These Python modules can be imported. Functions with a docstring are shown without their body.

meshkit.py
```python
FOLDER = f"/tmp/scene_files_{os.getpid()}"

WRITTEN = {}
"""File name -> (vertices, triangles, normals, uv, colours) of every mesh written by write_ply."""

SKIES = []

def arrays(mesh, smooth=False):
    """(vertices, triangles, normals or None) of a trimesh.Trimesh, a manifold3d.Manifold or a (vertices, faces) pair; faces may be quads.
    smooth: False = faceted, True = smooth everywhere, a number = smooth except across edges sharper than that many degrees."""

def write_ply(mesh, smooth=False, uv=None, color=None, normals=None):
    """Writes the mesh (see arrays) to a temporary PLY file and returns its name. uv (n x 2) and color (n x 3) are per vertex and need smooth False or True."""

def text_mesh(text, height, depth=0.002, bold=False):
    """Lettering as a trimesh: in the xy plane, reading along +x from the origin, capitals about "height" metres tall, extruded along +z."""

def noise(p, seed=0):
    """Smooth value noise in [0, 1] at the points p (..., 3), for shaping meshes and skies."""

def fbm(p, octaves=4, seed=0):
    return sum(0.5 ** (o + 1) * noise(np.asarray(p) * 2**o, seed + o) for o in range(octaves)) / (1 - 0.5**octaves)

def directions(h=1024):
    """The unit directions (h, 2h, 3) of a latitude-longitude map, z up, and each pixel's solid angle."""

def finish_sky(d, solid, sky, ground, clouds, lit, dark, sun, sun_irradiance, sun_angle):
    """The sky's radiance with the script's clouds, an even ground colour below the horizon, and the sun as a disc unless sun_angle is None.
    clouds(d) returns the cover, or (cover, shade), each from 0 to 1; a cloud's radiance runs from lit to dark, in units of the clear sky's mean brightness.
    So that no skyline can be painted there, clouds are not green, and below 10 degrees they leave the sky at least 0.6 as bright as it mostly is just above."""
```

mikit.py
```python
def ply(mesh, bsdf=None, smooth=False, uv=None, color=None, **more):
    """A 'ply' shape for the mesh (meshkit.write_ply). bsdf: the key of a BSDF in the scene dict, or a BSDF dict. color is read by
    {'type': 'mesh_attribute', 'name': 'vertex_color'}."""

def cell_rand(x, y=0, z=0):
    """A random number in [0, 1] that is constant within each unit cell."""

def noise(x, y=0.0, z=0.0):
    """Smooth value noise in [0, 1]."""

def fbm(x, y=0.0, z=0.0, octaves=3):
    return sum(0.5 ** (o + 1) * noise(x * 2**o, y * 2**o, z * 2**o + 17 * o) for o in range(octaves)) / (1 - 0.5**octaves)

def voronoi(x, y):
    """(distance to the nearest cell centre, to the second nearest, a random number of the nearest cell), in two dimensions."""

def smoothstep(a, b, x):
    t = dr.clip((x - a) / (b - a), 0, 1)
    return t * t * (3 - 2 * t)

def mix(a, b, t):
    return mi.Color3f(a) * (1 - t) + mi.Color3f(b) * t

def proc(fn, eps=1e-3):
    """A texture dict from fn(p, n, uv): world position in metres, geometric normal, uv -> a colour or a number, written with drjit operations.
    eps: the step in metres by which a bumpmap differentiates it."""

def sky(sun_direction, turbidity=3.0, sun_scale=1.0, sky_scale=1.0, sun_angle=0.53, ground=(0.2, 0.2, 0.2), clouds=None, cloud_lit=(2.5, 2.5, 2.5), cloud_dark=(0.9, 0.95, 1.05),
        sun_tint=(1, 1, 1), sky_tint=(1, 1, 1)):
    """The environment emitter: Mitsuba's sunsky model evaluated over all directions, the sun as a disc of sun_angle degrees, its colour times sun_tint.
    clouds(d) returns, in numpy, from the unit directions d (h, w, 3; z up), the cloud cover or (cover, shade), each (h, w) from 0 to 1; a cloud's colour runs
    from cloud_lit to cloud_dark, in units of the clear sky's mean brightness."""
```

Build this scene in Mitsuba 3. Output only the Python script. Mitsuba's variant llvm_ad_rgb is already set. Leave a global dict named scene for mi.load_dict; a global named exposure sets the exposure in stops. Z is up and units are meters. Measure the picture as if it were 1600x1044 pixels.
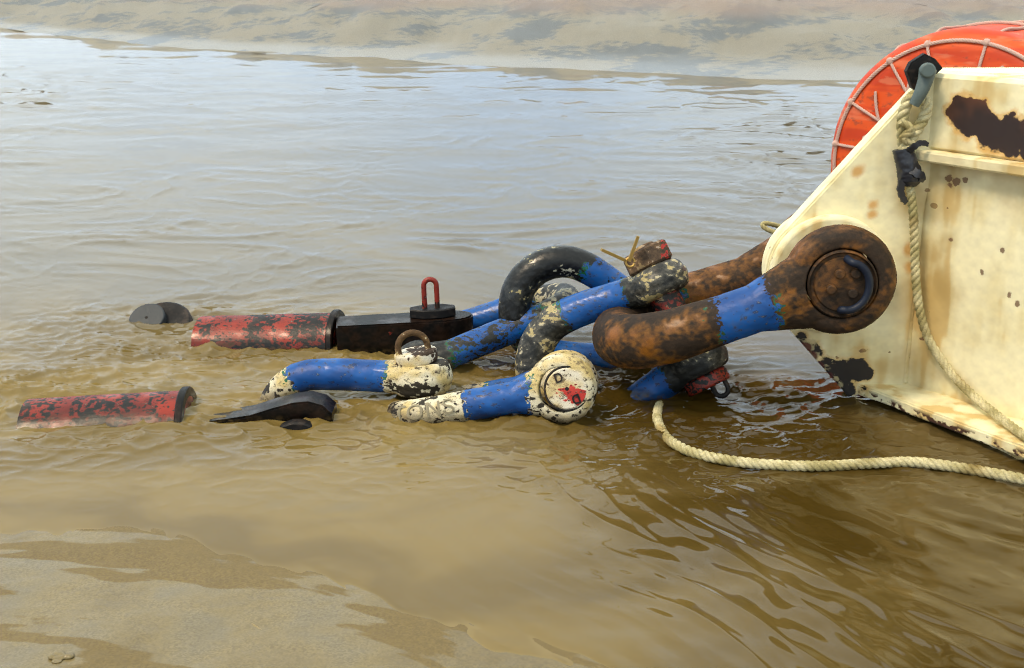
import math, numpy as np, trimesh, manifold3d as m3, mitsuba as mi, drjit as dr
import mikit, meshkit
from mikit import noise, fbm, smoothstep, mix, proc
from shapely.geometry import Polygon
T = mi.ScalarTransform4f
A = np.array
scene, labels = {}, {}

# ------------------------------------------------------------------ camera, sky, exposure
CAM_H, PITCH, FOV = 1.35, math.radians(16.5), 45.0
exposure = 2.42
scene['camera'] = {'type': 'perspective', 'fov': FOV, 'fov_axis': 'x', 'near_clip': 0.05, 'far_clip': 2000.0,
    'to_world': T().look_at(origin=[0, 0, CAM_H], target=[0, math.cos(PITCH), CAM_H - math.sin(PITCH)], up=[0, 0, 1])}
def cloud_fn(d):
    e = np.clip(d[..., 2], 0, 1)
    n = meshkit.fbm(np.stack([d[..., 0] / (e + .25) * 1.6, d[..., 1] / (e + .25) * 1.6, e * 0], -1), 4, 5)
    shade = np.clip(1.15 - 1.65 * np.sqrt(e) + 0.9 * (n - .5), 0, 1)
    return np.ones_like(e), shade
scene['sky'] = mikit.sky([-0.45, -0.35, 0.85], turbidity=3, sun_scale=0.37, sun_angle=15, sky_scale=1.0, clouds=cloud_fn,
    cloud_lit=(2.46, 2.66, 2.60), cloud_dark=(1.25, 1.68, 2.20), sun_tint=(1.0, .96, .88))

# ------------------------------------------------------------------ helpers
def unit(v):
    v = np.asarray(v, float)
    return v / np.linalg.norm(v)
def grad(x, y, seed):
    xi, yi = np.floor(x).astype(np.int64), np.floor(y).astype(np.int64)
    fx, fy = x - xi, y - yi
    def corner(a, b):
        h = ((xi + a) * 374761393 + (yi + b) * 668265263 + seed * 974711) & 0xFFFFFFFF
        h = ((h ^ (h >> 13)) * 1274126177) & 0xFFFFFFFF
        ang = ((h ^ (h >> 16)) & 0xFFFF) * (2 * np.pi / 65536)
        return np.cos(ang) * (fx - a) + np.sin(ang) * (fy - b)
    u, v = fx**3 * (fx * (6 * fx - 15) + 10), fy**3 * (fy * (6 * fy - 15) + 10)
    lo = corner(0, 0) * (1 - u) + corner(1, 0) * u
    hi = corner(0, 1) * (1 - u) + corner(1, 1) * u
    return (lo * (1 - v) + hi * v) * 1.5            # about -1..1
def sstep(a, b, x):
    t = np.clip((x - a) / (b - a), 0, 1)
    return t * t * (3 - 2 * t)
def mani(mesh):
    return m3.Manifold(m3.Mesh(np.asarray(mesh.vertices, np.float32), np.asarray(mesh.faces, np.uint32)))
def tri(man):
    m = man.to_mesh()
    return trimesh.Trimesh(np.array(m.vert_properties[:, :3], float), np.array(m.tri_verts), process=False)
def frame_of(axis, hint=(0, 0, 1)):
    z = unit(axis)
    h = A(hint, float)
    if abs(z @ unit(h)) > .98: h = A([1.0, 0, 0])
    x = unit(np.cross(h, z)); y = np.cross(z, x)
    return x, y, z
def catmull(pts, n=10):
    p = np.asarray(pts, float)
    p = np.vstack([2 * p[0] - p[1], p, 2 * p[-1] - p[-2]])
    out = []
    for i in range(1, len(p) - 2):
        for t in np.linspace(0, 1, n, endpoint=False):
            a, b, c, d = p[i - 1], p[i], p[i + 1], p[i + 2]
            out.append(.5 * (2 * b + (c - a) * t + (2 * a - 5 * b + 4 * c - d) * t**2 + (3 * b - a - 3 * c + d) * t**3))
    out.append(p[-2])
    return A(out)
def transport(p):
    t = np.gradient(p, axis=0); t /= np.linalg.norm(t, axis=1, keepdims=True)
    a = np.zeros_like(p)
    h = A([0, 0, 1.0]) if abs(t[0, 2]) < .9 else A([1.0, 0, 0])
    a[0] = unit(h - t[0] * (h @ t[0]))
    for i in range(1, len(p)):
        a[i] = unit(a[i - 1] - t[i] * (a[i - 1] @ t[i]))
    return t, a, np.cross(t, a)
def tube(points, radii, sides=24, caps=True):
    p = np.asarray(points, float); n = len(p)
    t, a, b = transport(p)
    r = np.broadcast_to(radii, (n,))
    ang = np.arange(sides) * 2 * np.pi / sides
    v = p[:, None] + r[:, None, None] * (np.cos(ang)[None, :, None] * a[:, None] + np.sin(ang)[None, :, None] * b[:, None])
    i, j = np.meshgrid(np.arange(n - 1), np.arange(sides), indexing='ij')
    q = np.stack([i * sides + j, i * sides + (j + 1) % sides, (i + 1) * sides + (j + 1) % sides, (i + 1) * sides + j], -1).reshape(-1, 4)
    f = [q[:, [0, 1, 2]], q[:, [0, 2, 3]]]
    V = v.reshape(-1, 3)
    if caps:
        V = np.vstack([V, p[:1], p[-1:]]); k = np.arange(sides)
        f += [np.stack([np.full(sides, len(V) - 2), (k + 1) % sides, k], 1), np.stack([np.full(sides, len(V) - 1), (n - 1) * sides + k, (n - 1) * sides + (k + 1) % sides], 1)]
    return trimesh.Trimesh(V, np.vstack(f), process=False)
def lathe(profile, center, axis, sides=48, hint=(0, 0, 1)):
    """profile: (radius, height along axis) from bottom centre to top centre, closed solid"""
    pr = np.asarray(profile, float)
    x, y, z = frame_of(axis, hint)
    ang = np.arange(sides) * 2 * np.pi / sides
    v = [A(center) + z * h + r * (np.cos(ang)[:, None] * x + np.sin(ang)[:, None] * y) for r, h in pr]
    V = np.vstack(v + [[A(center) + z * pr[0, 1]], [A(center) + z * pr[-1, 1]]])
    n, k, f = len(pr), np.arange(sides), []
    for i in range(n - 1):
        a, b, c, d = i * sides + k, i * sides + (k + 1) % sides, (i + 1) * sides + (k + 1) % sides, (i + 1) * sides + k
        f += [np.stack([a, b, c], 1), np.stack([a, c, d], 1)]
    f += [np.stack([np.full(sides, len(V) - 2), (k + 1) % sides, k], 1), np.stack([np.full(sides, len(V) - 1), (n - 1) * sides + k, (n - 1) * sides + (k + 1) % sides], 1)]
    return trimesh.Trimesh(V, np.vstack(f), process=False)
def rounded_disc(center, axis, r, h, b=.01, sides=48, crown=0.0):
    pr = [(r - b, -h / 2)] + [(r - b + b * math.sin(a), -h / 2 + b - b * math.cos(a)) for a in np.linspace(.3, math.pi / 2, 5)]
    pr += [(r + crown * math.sin(math.pi * s), -h / 2 + b + (h - 2 * b) * s) for s in np.linspace(.1, .9, 7)]
    pr += [(r - b + b * math.cos(a), h / 2 - b + b * math.sin(a)) for a in np.linspace(0, math.pi / 2 - .3, 5)] + [(r - b, h / 2)]
    return lathe(pr, center, axis, sides)
def prism(poly, origin, x, y, z0, z1, bevel=.004):
    """a polygon (list of 2-D points) in the plane (x, y) extruded along x cross y from z0 to z1, bevelled"""
    P = Polygon(poly) if not isinstance(poly, Polygon) else poly
    m = trimesh.creation.extrude_polygon(P, z1 - z0, engine='earcut')
    if bevel:
        inner = P.buffer(-bevel, join_style=2)
        a = mani(trimesh.creation.extrude_polygon(P, z1 - z0 - 2 * bevel, engine='earcut')).translate([0, 0, bevel])
        b = mani(trimesh.creation.extrude_polygon(inner, z1 - z0, engine='earcut'))
        if P.convexity if hasattr(P, 'convexity') else P.area / P.convex_hull.area > .999:
            m = tri(m3.Manifold.batch_hull([a, b]))
        else:
            m = tri(a + b)
    x, y = A(x, float), A(y, float); z = np.cross(x, y)
    v = m.vertices
    return trimesh.Trimesh(A(origin) + v[:, :1] * x + v[:, 1:2] * y + (v[:, 2:] + z0) * z, m.faces, process=False)
def block(lo, hi, b=.004):
    return m3.Manifold.batch_hull([m3.Manifold.cube((A(hi) - A(lo) - 2 * b * A(k)).tolist()).translate((A(lo) + b * A(k)).tolist()) for k in ([0, 1, 1], [1, 0, 1], [1, 1, 0])])
def refine(mesh, length, taubin=0):
    m = tri((mani(mesh) if isinstance(mesh, trimesh.Trimesh) else mesh).refine_to_length(length))
    if taubin: trimesh.smoothing.filter_taubin(m, iterations=taubin)
    return m
def roughen(m, amp, scale, seed=0, amp2=0, scale2=0):
    nn = np.array(m.vertex_normals)
    d = (meshkit.fbm(m.vertices * scale, 3, seed) - .5) * 2 * amp
    if amp2: d = d + (meshkit.fbm(m.vertices * scale2, 2, seed + 7) - .5) * 2 * amp2
    m.vertices = np.array(m.vertices) + nn * d[:, None]
    return m
def put(key, mesh, bsdf, smooth=32, uv=None):
    """one shape entry of the scene; uv: a function of the vertices, or a constant pair (the paint fields of the metal materials)"""
    base, k = key, 0
    while key in scene:
        k += 1; key = f'{base}_{k:03d}'
    if uv is not None:
        if smooth is not True and smooth is not False:
            mesh = trimesh.graph.smooth_shade(mesh, angle=math.radians(smooth), facet_minarea=None)
        vv = np.array(mesh.vertices)
        u = uv(vv) if callable(uv) else np.broadcast_to(A(uv, float), (len(vv), 2))
        u = np.array(u, float)
        scene[key] = mikit.ply(mesh, bsdf, smooth=True, uv=u)
    else:
        scene[key] = mikit.ply(mesh, bsdf, smooth=smooth)
    return key
def note(key, label, category, group=None, kind=None):
    labels[key] = {'label': label, 'category': category}
    if group: labels[key]['group'] = group
    if kind: labels[key]['kind'] = kind

# ------------------------------------------------------------------ materials
def C3(r, g, b): return mi.Color3f(r, g, b)
def painted(base_a, base_b, white, paint, paint_b, green=True, rough_base=.75, chips=.5, bn=.75, spec=.36, wsoft=(0, .08), fine=1.5):
    """worn metal: bare base, remains of a first coat where uv.y is high, a top coat where uv.x is high; borders broken by noise"""
    white_b = tuple(float(a * b) for a, b in zip(white, (.85, .72, .42)))
    paint_c = tuple(.35 * a for a in paint)
    def fields(p, uv):
        n1 = fbm(p.x * 15, p.y * 15, p.z * 15, 3)
        n2 = fbm(p.x * 80 + 5 + 2.5 * n1, p.y * 80, p.z * 80 + 2.5 * n1, 5)
        n3 = noise(p.x * 420, p.y * 420, p.z * 420)
        wf = uv.y - .5 + (n2 - .5) * fine + (n1 - .5) * 1.7
        bf = uv.x - .5 + (n2 - .5) * bn + (n1 - .5) * .5
        return n1, n2, n3, wf, bf
    def colour(p, n, uv):
        n1, n2, n3, wf, bf = fields(p, uv)
        c = mix(base_a, base_b, smoothstep(.40, .66, n1 * .72 + n2 * .28))
        c = c * (0.62 + .76 * smoothstep(.25, .75, n3 * .3 + n2 * .7))
        wc = mix(white, white_b, smoothstep(.42, .66, n1)) * (0.8 + .4 * n3)
        c = mix(c, wc, smoothstep(*wsoft, wf) * (1 - chips * smoothstep(.56, .62, n3 * .3 + (1 - n2) * .7)))
        if green: c = mix(c, (.008, .085, .03), smoothstep(-.09, -.05, bf) * smoothstep(.45, .55, n1 + (n2 - .5) * .5))
        bc = mix(paint, paint_b, smoothstep(.3, .7, n1))
        bc = mix(bc, paint_c, smoothstep(.62, .70, n2) * .8)
        bc = mix(bc, (.22, .21, .17), smoothstep(.71, .76, n2 * .6 + n3 * .4) * .8)
        bc = mix(bc, (.085, .080, .066), smoothstep(.50, .74, n1 * .5 + n2 * .5) * (.30 if green else .0))
        c = mix(c, bc, smoothstep(0, .03, bf))
        c = mix(c, (.075, .052, .022), smoothstep(.035, .012, p.z + (n1 - .5) * .05) * smoothstep(.40, .62, n2) * .75)
        return c * mix((1, 1, 1), (.55, .52, .48), smoothstep(.055, .025, p.z + (n1 - .5) * .06))
    def rough(p, n, uv):
        n1, n2, n3, wf, bf = fields(p, uv)
        r = mix((rough_base,) * 3, (.55,) * 3, smoothstep(0, .06, wf))
        return mix(r, (.46,) * 3, smoothstep(0, .03, bf)).x - .18 * smoothstep(.5, .7, n1) - .15 * smoothstep(.055, .025, p.z)
    return {'type': 'principled', 'base_color': proc(colour), 'roughness': proc(rough), 'specular': spec}
BLUE, BLUE2 = (.002, .046, .20), (.004, .078, .31)
scene['mat_dark'] = painted((0.00432, 0.00504, 0.00576), (0.0252, 0.02736, 0.02736), (0.36, 0.36, 0.288), BLUE, BLUE2, rough_base=.35)
RED, RED2 = (.15, .014, .009), (.24, .024, .012)
scene['mat_rust'] = painted((.020, .011, .0055), (.080, .034, .008), (.23, .095, .009), BLUE, BLUE2, wsoft=(-.4, .6), chips=.15, fine=.7)
scene['mat_grey'] = painted((0.01008, 0.01224, 0.01296), (0.09, 0.0864, 0.072), (0.396, 0.3816, 0.3024), BLUE, BLUE2, rough_base=.5)
scene['mat_cream'] = painted((0.0252, 0.02016, 0.01296), (0.2016, 0.144, 0.072), (0.54, 0.504, 0.3744), BLUE, BLUE2, rough_base=.65, chips=.8)
scene['mat_red'] = painted((0.00576, 0.00576, 0.00648), (0.0432, 0.0252, 0.018), (0.36, 0.3312, 0.2736), RED, RED2, green=False, rough_base=.5, bn=1.9)
scene['mat_slab'] = painted((0.00288, 0.00288, 0.00288), (0.01296, 0.0072, 0.00504), (0.36, 0.3312, 0.2736), RED, RED2, green=False, rough_base=.42, spec=.2)
scene['mat_pinhead'] = painted((0.036, 0.0216, 0.01296), (0.216, 0.1296, 0.0648), (0.5616, 0.5328, 0.4464), (0.324, 0.0144, 0.0108), (0.432, 0.036, 0.0216), green=False, chips=.8)
scene['mat_rust_nut'] = painted((.05, .032, .02), (0.144, 0.0864, 0.0432), (0.3024, 0.2376, 0.18), (0.3024, 0.0144, 0.0108), (0.396, 0.036, 0.0216), green=False, chips=.8)
scene['mat_rusty_cream'] = painted((0.072, 0.0396, 0.0144), (0.2016, 0.1224, 0.0504), (0.432, 0.3744, 0.2448), (0.3024, 0.0144, 0.0108), (0.396, 0.036, 0.0216), green=False, chips=.8)
scene['mat_brass'] = {'type': 'principled', 'base_color': {'type': 'rgb', 'value': [.34, .22, .06]}, 'roughness': .45, 'metallic': .6}
scene['mat_tape'] = {'type': 'principled', 'base_color': {'type': 'rgb', 'value': [.012, .014, .022]}, 'roughness': .35, 'specular': .5}
scene['mat_slate'] = {'type': 'principled', 'base_color': {'type': 'rgb', 'value': [.022, .027, .032]}, 'roughness': .42, 'specular': .4}
scene['mat_letter'] = {'type': 'principled', 'base_color': {'type': 'rgb', 'value': [.21, .185, .12]}, 'roughness': .6, 'specular': .4}
scene['mat_handle'] = {'type': 'principled', 'base_color': {'type': 'rgb', 'value': [.006, .011, .026]}, 'roughness': .5, 'specular': .3}
scene['mat_teal'] = {'type': 'principled', 'base_color': {'type': 'rgb', 'value': [.075, .105, .105]}, 'roughness': .5, 'specular': .5}
scene['mat_net'] = {'type': 'principled', 'base_color': {'type': 'rgb', 'value': [.50, .34, .29]}, 'roughness': .75, 'specular': .3}
def black_c(p, n, uv):
    a, b = fbm(p.x * 14, p.y * 14, p.z * 14, 3), fbm(p.x * 90, p.y * 90, p.z * 90, 2)
    return mix((.006, .006, .007), (.03, .022, .018), smoothstep(.45, .7, a * .6 + b * .4))
def black_r(p, n, uv): return .38 + .4 * fbm(p.x * 30, p.y * 30, p.z * 30, 2)
scene['mat_black'] = {'type': 'principled', 'base_color': proc(black_c), 'roughness': proc(black_r), 'specular': .22}
def rope_c(p, n, uv):
    a, b = fbm(p.x * 20, p.y * 20, p.z * 20, 3), noise(p.x * 300, p.y * 300, p.z * 300)
    return mix((.32, .28, .13), (.52, .47, .28), smoothstep(.35, .65, a)) * (.7 + .5 * b) * mix((1, 1, 1), (.55, .46, .30), smoothstep(.52, .72, fbm(p.x * 7 + 9, p.y * 7, p.z * 7, 3)))
scene['mat_rope'] = {'type': 'principled', 'base_color': proc(rope_c), 'roughness': .75, 'specular': .3}
def buoy_c(p, n, uv):
    a, b = fbm(p.x * 5, p.y * 5, p.z * 22, 3), fbm(p.x * 60, p.y * 60, p.z * 60, 3)
    c = mix((.46, .036, .002), (.60, .070, .004), smoothstep(.35, .65, a))
    c = mix(c, (.62, .20, .10), smoothstep(.56, .70, fbm(p.x * 9, p.y * 9, p.z * 30, 4)) * .45)
    return mix(c, (.20, .045, .02), smoothstep(.58, .70, b * .6 + a * .4) * .6)
scene['mat_buoy'] = {'type': 'principled', 'base_color': proc(buoy_c), 'roughness': .5, 'specular': .4}

# ------------------------------------------------------------------ ground: river bed, near sand shore, far sand bank (one sheet), and the water
def fan(ys, ss, wmin=2.0):
    Y, S = np.meshgrid(ys, ss, indexing='ij')
    X = S * np.maximum(Y, wmin)
    n, m = Y.shape
    i, j = np.meshgrid(np.arange(n - 1), np.arange(m - 1), indexing='ij')
    q = np.stack([i * m + j, i * m + j + 1, (i + 1) * m + j + 1, (i + 1) * m + j], -1).reshape(-1, 4)
    return X, Y, np.vstack([q[:, [0, 1, 2]], q[:, [0, 2, 3]]])
def cols(n, half, outer=3.0, k=40):
    a = np.linspace(-half, half, n); g = half + (outer - half) * (np.linspace(0, 1, k + 1)[1:]) ** 2
    return np.concatenate([-g[::-1], a, g])
FAR_X = A([-40, -13.5, -8, -4.6, -2.2, 0, 2.5, 5, 8, 40.0]); FAR_Y = A([40, 31.5, 24.5, 21, 19.8, 17.8, 16.2, 15.3, 14.8, 12.0])
def far_edge(x): return np.interp(x, FAR_X, FAR_Y)
SHORE_P, SHORE_N = A([-1.28, 2.82]), unit(A([-.63, -1.41]))          # near waterline, and the direction up the sand
def shore_y(x):
    x = np.maximum(x, -1.6)
    return 2.86 - .258 * (x + 1.28) - .247 * (x + 1.28) * (x + .35)
def shore_dist(x, y):
    return (shore_y(x) - y) * .9 + .05 * grad(x * 1.3, y * 1.3, 3) + .03 * grad(x * 4, y * 5, 4)
def ground_z(x, y):
    d = shore_dist(x, y)
    near = np.where(d > 0, .022 * d, .07 * d) + .008 * grad(x * 4, y * 4, 11) * sstep(.1, .6, d)
    near = np.maximum(near, -.45)
    e = y - far_edge(x) + .5 * grad(x * .5, y * .3, 5)
    lump = .24 * grad(x * .55 + .3 * grad(x, y * .4, 8), y * .25, 6) + .13 * grad(x * 1.3 + y * .3, y * .6, 7) + .03 * grad(x * 4, y * 2, 17)
    far = np.where(e > 0, .62 * sstep(0, 9, e) + .025 * np.minimum(e, 3) + lump * sstep(.5, 3.5, e) * sstep(14, 7, e) + .01 * np.maximum(e - 9, 0), .12 * e)
    far = np.maximum(far, -.45)
    return np.where(y > 9, np.maximum(far, -.45), near)
X, Y, f = fan(np.concatenate([np.linspace(-8, 1.5, 40)[:-1], 1 / np.linspace(1 / 1.5, 1 / 70.0, 420), np.linspace(80, 900, 20)]), cols(420, .62, 3.5))
ground = trimesh.Trimesh(np.stack([X.ravel(), Y.ravel(), ground_z(X, Y).ravel()], 1), f, process=False)
def wet_patch(p, a):
    """where the receding film has left bare silt: streaks drawn out along the waterline"""
    qx = dr.maximum(p.x, -1.6)
    sd = (2.86 - .258 * (qx + 1.28) - .247 * (qx + 1.28) * (qx + .35) - p.y) * .9
    al = (p.x + 1.28) * .913 - (p.y - 2.82) * .408
    wet = fbm(al * 4.4 + 3, sd * 17 + 3.0 * a + al * 1.6, 0, 5)
    edge = smoothstep(.24, .04, sd) - .9 * smoothstep(.16, .44, sd)
    return smoothstep(.50, .56, wet + .12 * edge - .03) * smoothstep(14, 10, p.y)
def sand_c(p, n, uv):
    a = fbm(p.x * 1.6, p.y * 1.6 , p.z, 3)
    b = fbm(p.x * 9 + 3, p.y * 9, p.z * 9, 3)
    g = noise(p.x * 260, p.y * 260, p.z * 260)
    c = mix((.128, .096, .038), (.168, .130, .056), smoothstep(.35, .65, a * .6 + b * .4))
    far = smoothstep(10, 14, p.y)
    m = fbm(p.x * 1.1 + 4 - p.y * .35, p.y * .45 + p.z * 2, p.z * 3, 4)
    silt = smoothstep(.47, .60, m * .7 + b * .3) * far + smoothstep(.52, .70, a * .5 + b * .5) * .40 * (1 - far)
    c = mix(c, (.160, .152, .126), far * .85)
    c = mix(c, mix((.092, .090, .078), (.066, .080, .094), far), silt * .8)
    c = mix(c, (.118, .078, .017), wet_patch(p, a) * (.45 + .45 * b))
    c = mix(c, (.16, .112, .085), smoothstep(.48, .70, p.z) * far * .7)
    return c * (.82 + .36 * g)
def sand_r(p, n, uv):
    w = wet_patch(p, fbm(p.x * 1.6, p.y * 1.6, p.z, 3))
    return .27 + .30 * w + .30 * smoothstep(.03, .12, p.z) * (.6 + .6 * fbm(p.x * 6, p.y * 6, 0, 2)) * (1 - w)
def sand_h(p, n, uv): return fbm(p.x * 26, p.y * 26, p.z * 26, 3) * .0035
scene['mat_sand'] = {'type': 'bumpmap', 'arbitrary': {'type': 'proc', **{k: v for k, v in proc(sand_h, .003).items() if k != 'type'}}, 'scale': 1.0,
    'bsdf': {'type': 'principled', 'base_color': proc(sand_c), 'roughness': proc(sand_r), 'specular': .45}}
put('ground', ground, 'mat_sand', True, uv=lambda v: v[:, :2])
note('ground', 'wet tan sand of the shore in the foreground and the grey mottled bank beyond the water', 'sand', kind='structure')

def waves(x, y):
    dy = y**2 / CAM_H / 1236 * 1.2 + .002                            # tessellation step: finer waves than that are left out
    keep = lambda wl: sstep(1.2, 2.6, wl / dy)
    wx, wy = .25 * grad(x * .9, y * .9, 21), .25 * grad(x * .9 + 7, y * .9, 22)
    h = .006 * grad(x * .35 + wx, y * 1.1 + wy, 23)
    # far water: crests lying along x, in patches
    left = np.exp(-((x + 7.5) / 3.8)**2 - ((y - 15.5) / 5.5)**2); right = np.exp(-((x - 2.2) / 1.6)**2 - ((y - 9.5) / 3.2)**2)
    patch = sstep(-.35, .6, grad(x * .25 + 3, y * .16, 24))
    far = sstep(4.6, 7.5, y)
    r = 1 - np.abs(grad(x * .8 + 1.5 * wx, y * 1.5 + 2 * wy, 25))
    h = h + far * (.12 + 1.1 * left + .5 * right + .25 * patch) * .017 * r**4 * keep(.5)
    away = .30 + .70 * sstep(4.2, 6.5, y)
    for kx, ky, amp, sd, wl in ((1.9, 3.0, .0125, 26, .3), (3.6, 6.2, .0072, 36, .15), (7.5, 13.0, .0036, 46, .075), (15, 25, .0017, 56, .04)):
        tear = .25 + .75 * sstep(-.2, .4, grad(x * kx * .35, y * ky * .25, sd + 1))
        r = 1 - np.abs(grad(x * kx + .35 * y * kx + 2 * wx * kx, y * ky + 2 * wy * kx, sd))
        h = h + away * (.62 + 1.1 * left + 1.2 * right + .6 * patch) * amp * tear * r**4 * keep(wl) * sstep(2.7, 4.2, y)
    # the current round the gear: finer chop
    def near_line(x0, y0, x1, y1, wid):
        t = np.clip(((x - x0) * (x1 - x0) + (y - y0) * (y1 - y0)) / ((x1 - x0)**2 + (y1 - y0)**2), 0, 1)
        return np.exp(-((x - x0 - t * (x1 - x0))**2 + (y - y0 - t * (y1 - y0))**2) / wid**2)
    gear = np.clip(near_line(-1.7, 3.75, .5, 3.72, .40) + near_line(-1.4, 4.6, .4, 4.1, .42) + .9 * near_line(.5, 3.7, 1.2, 3.45, .3), 0, 1)
    gear = gear * (.55 + .45 * sstep(-.4, .35, grad(x * 2.2 + 2 * wx, y * 3.2, 61)))
    c = grad(x * 5 + 3 * wx, y * 6 + 3 * wy, 27)
    h = h + gear * (.020 * c + .019 * (1 - np.abs(grad(x * 9 + 4 * wx, y * 14 + 4 * wy, 28)))**3 * keep(.08) + .0055 * (1 - np.abs(grad(x * 15 + 5 * wx, y * 26 + 5 * wy, 51)))**3 * keep(.05) + .0032 * grad(x * 26, y * 40, 29) * keep(.02))
    # quiet water nearer the shore: long streaks drawn out along the current
    ca, sa = .53, -.85
    u, v = x * ca + y * sa, -x * sa + y * ca
    near = sstep(4.3, 3.4, y) * (1 - .7 * gear)
    east = sstep(-.3, .6, x)
    v2 = v + .10 * grad(u * 1.2, v * 1.2, 31) + .15 * wx
    h = h + near * (.0012 + .0010 * east) * grad(u * 2.2, v2 * 5.0, 32) + near * east * (.0050 * grad(u * 5.0, v2 * 11 + .8 * grad(u * 3, v * 3, 41), 42) + 0.0026 * grad(u * 10, v2 * 20, 43))
    h = h + near * (.0004 + .0020 * sstep(0, .5, grad(u * .8, v * 1.3, 35))) * (1 - np.abs(grad(u * .9 + 3, v2 * 9, 33)))**14
    h = h + near * (.0007 + .0005 * east) * grad(u * 9, v2 * 19, 34) + near * .0013 * sstep(2.6, 3.5, y) * grad(x * 6 + 2 * wx, y * 10 + 2 * wy, 62)
    return h
ys = np.concatenate([np.linspace(-7, 1.7, 30)[:-1], 1 / np.linspace(1 / 1.7, 1 / 46.0, 760), [60, 90]])
X, Y, f = fan(ys, cols(820, .56, 3.0, 30))
H = waves(X, Y)
water = trimesh.Trimesh(np.stack([X.ravel(), Y.ravel(), H.ravel()], 1), f, process=False)
def water_c(p, n, uv):
    wx = fbm(p.x * 1.2, p.y * 1.2, 0, 3)
    a = fbm(p.x * 2.2 + 2.5 * wx, p.y * 3.4 + 2.5 * wx, 0, 4)
    c = mix((.070, .043, .007), (.105, .069, .018), smoothstep(.35, .66, a))
    bar = smoothstep(.75, -.25, p.x + .9 * (p.y - 2.6) * .25 + (wx - .5) * .8)        # silt stirred up over the shallow bar on the left
    c = mix(c, (.275, .195, .058), bar * (.62 + .38 * smoothstep(.3, .6, a)))
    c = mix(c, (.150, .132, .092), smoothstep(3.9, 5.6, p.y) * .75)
    return mix(c, (.235, .185, .090), smoothstep(.56, .72, a) * smoothstep(6.5, 4.5, p.y) * .6 * (.3 + .7 * bar))
def water_t(p, n, uv):
    return .22 + 0 * p.x
scene['mat_water'] = {'type': 'principled', 'base_color': proc(water_c), 'roughness': .04, 'eta': 1.34, 'spec_trans': .38}
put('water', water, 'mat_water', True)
note('water', 'muddy brown shallow water rippling between the sand shore and the far bank', 'water', kind='structure')

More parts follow.
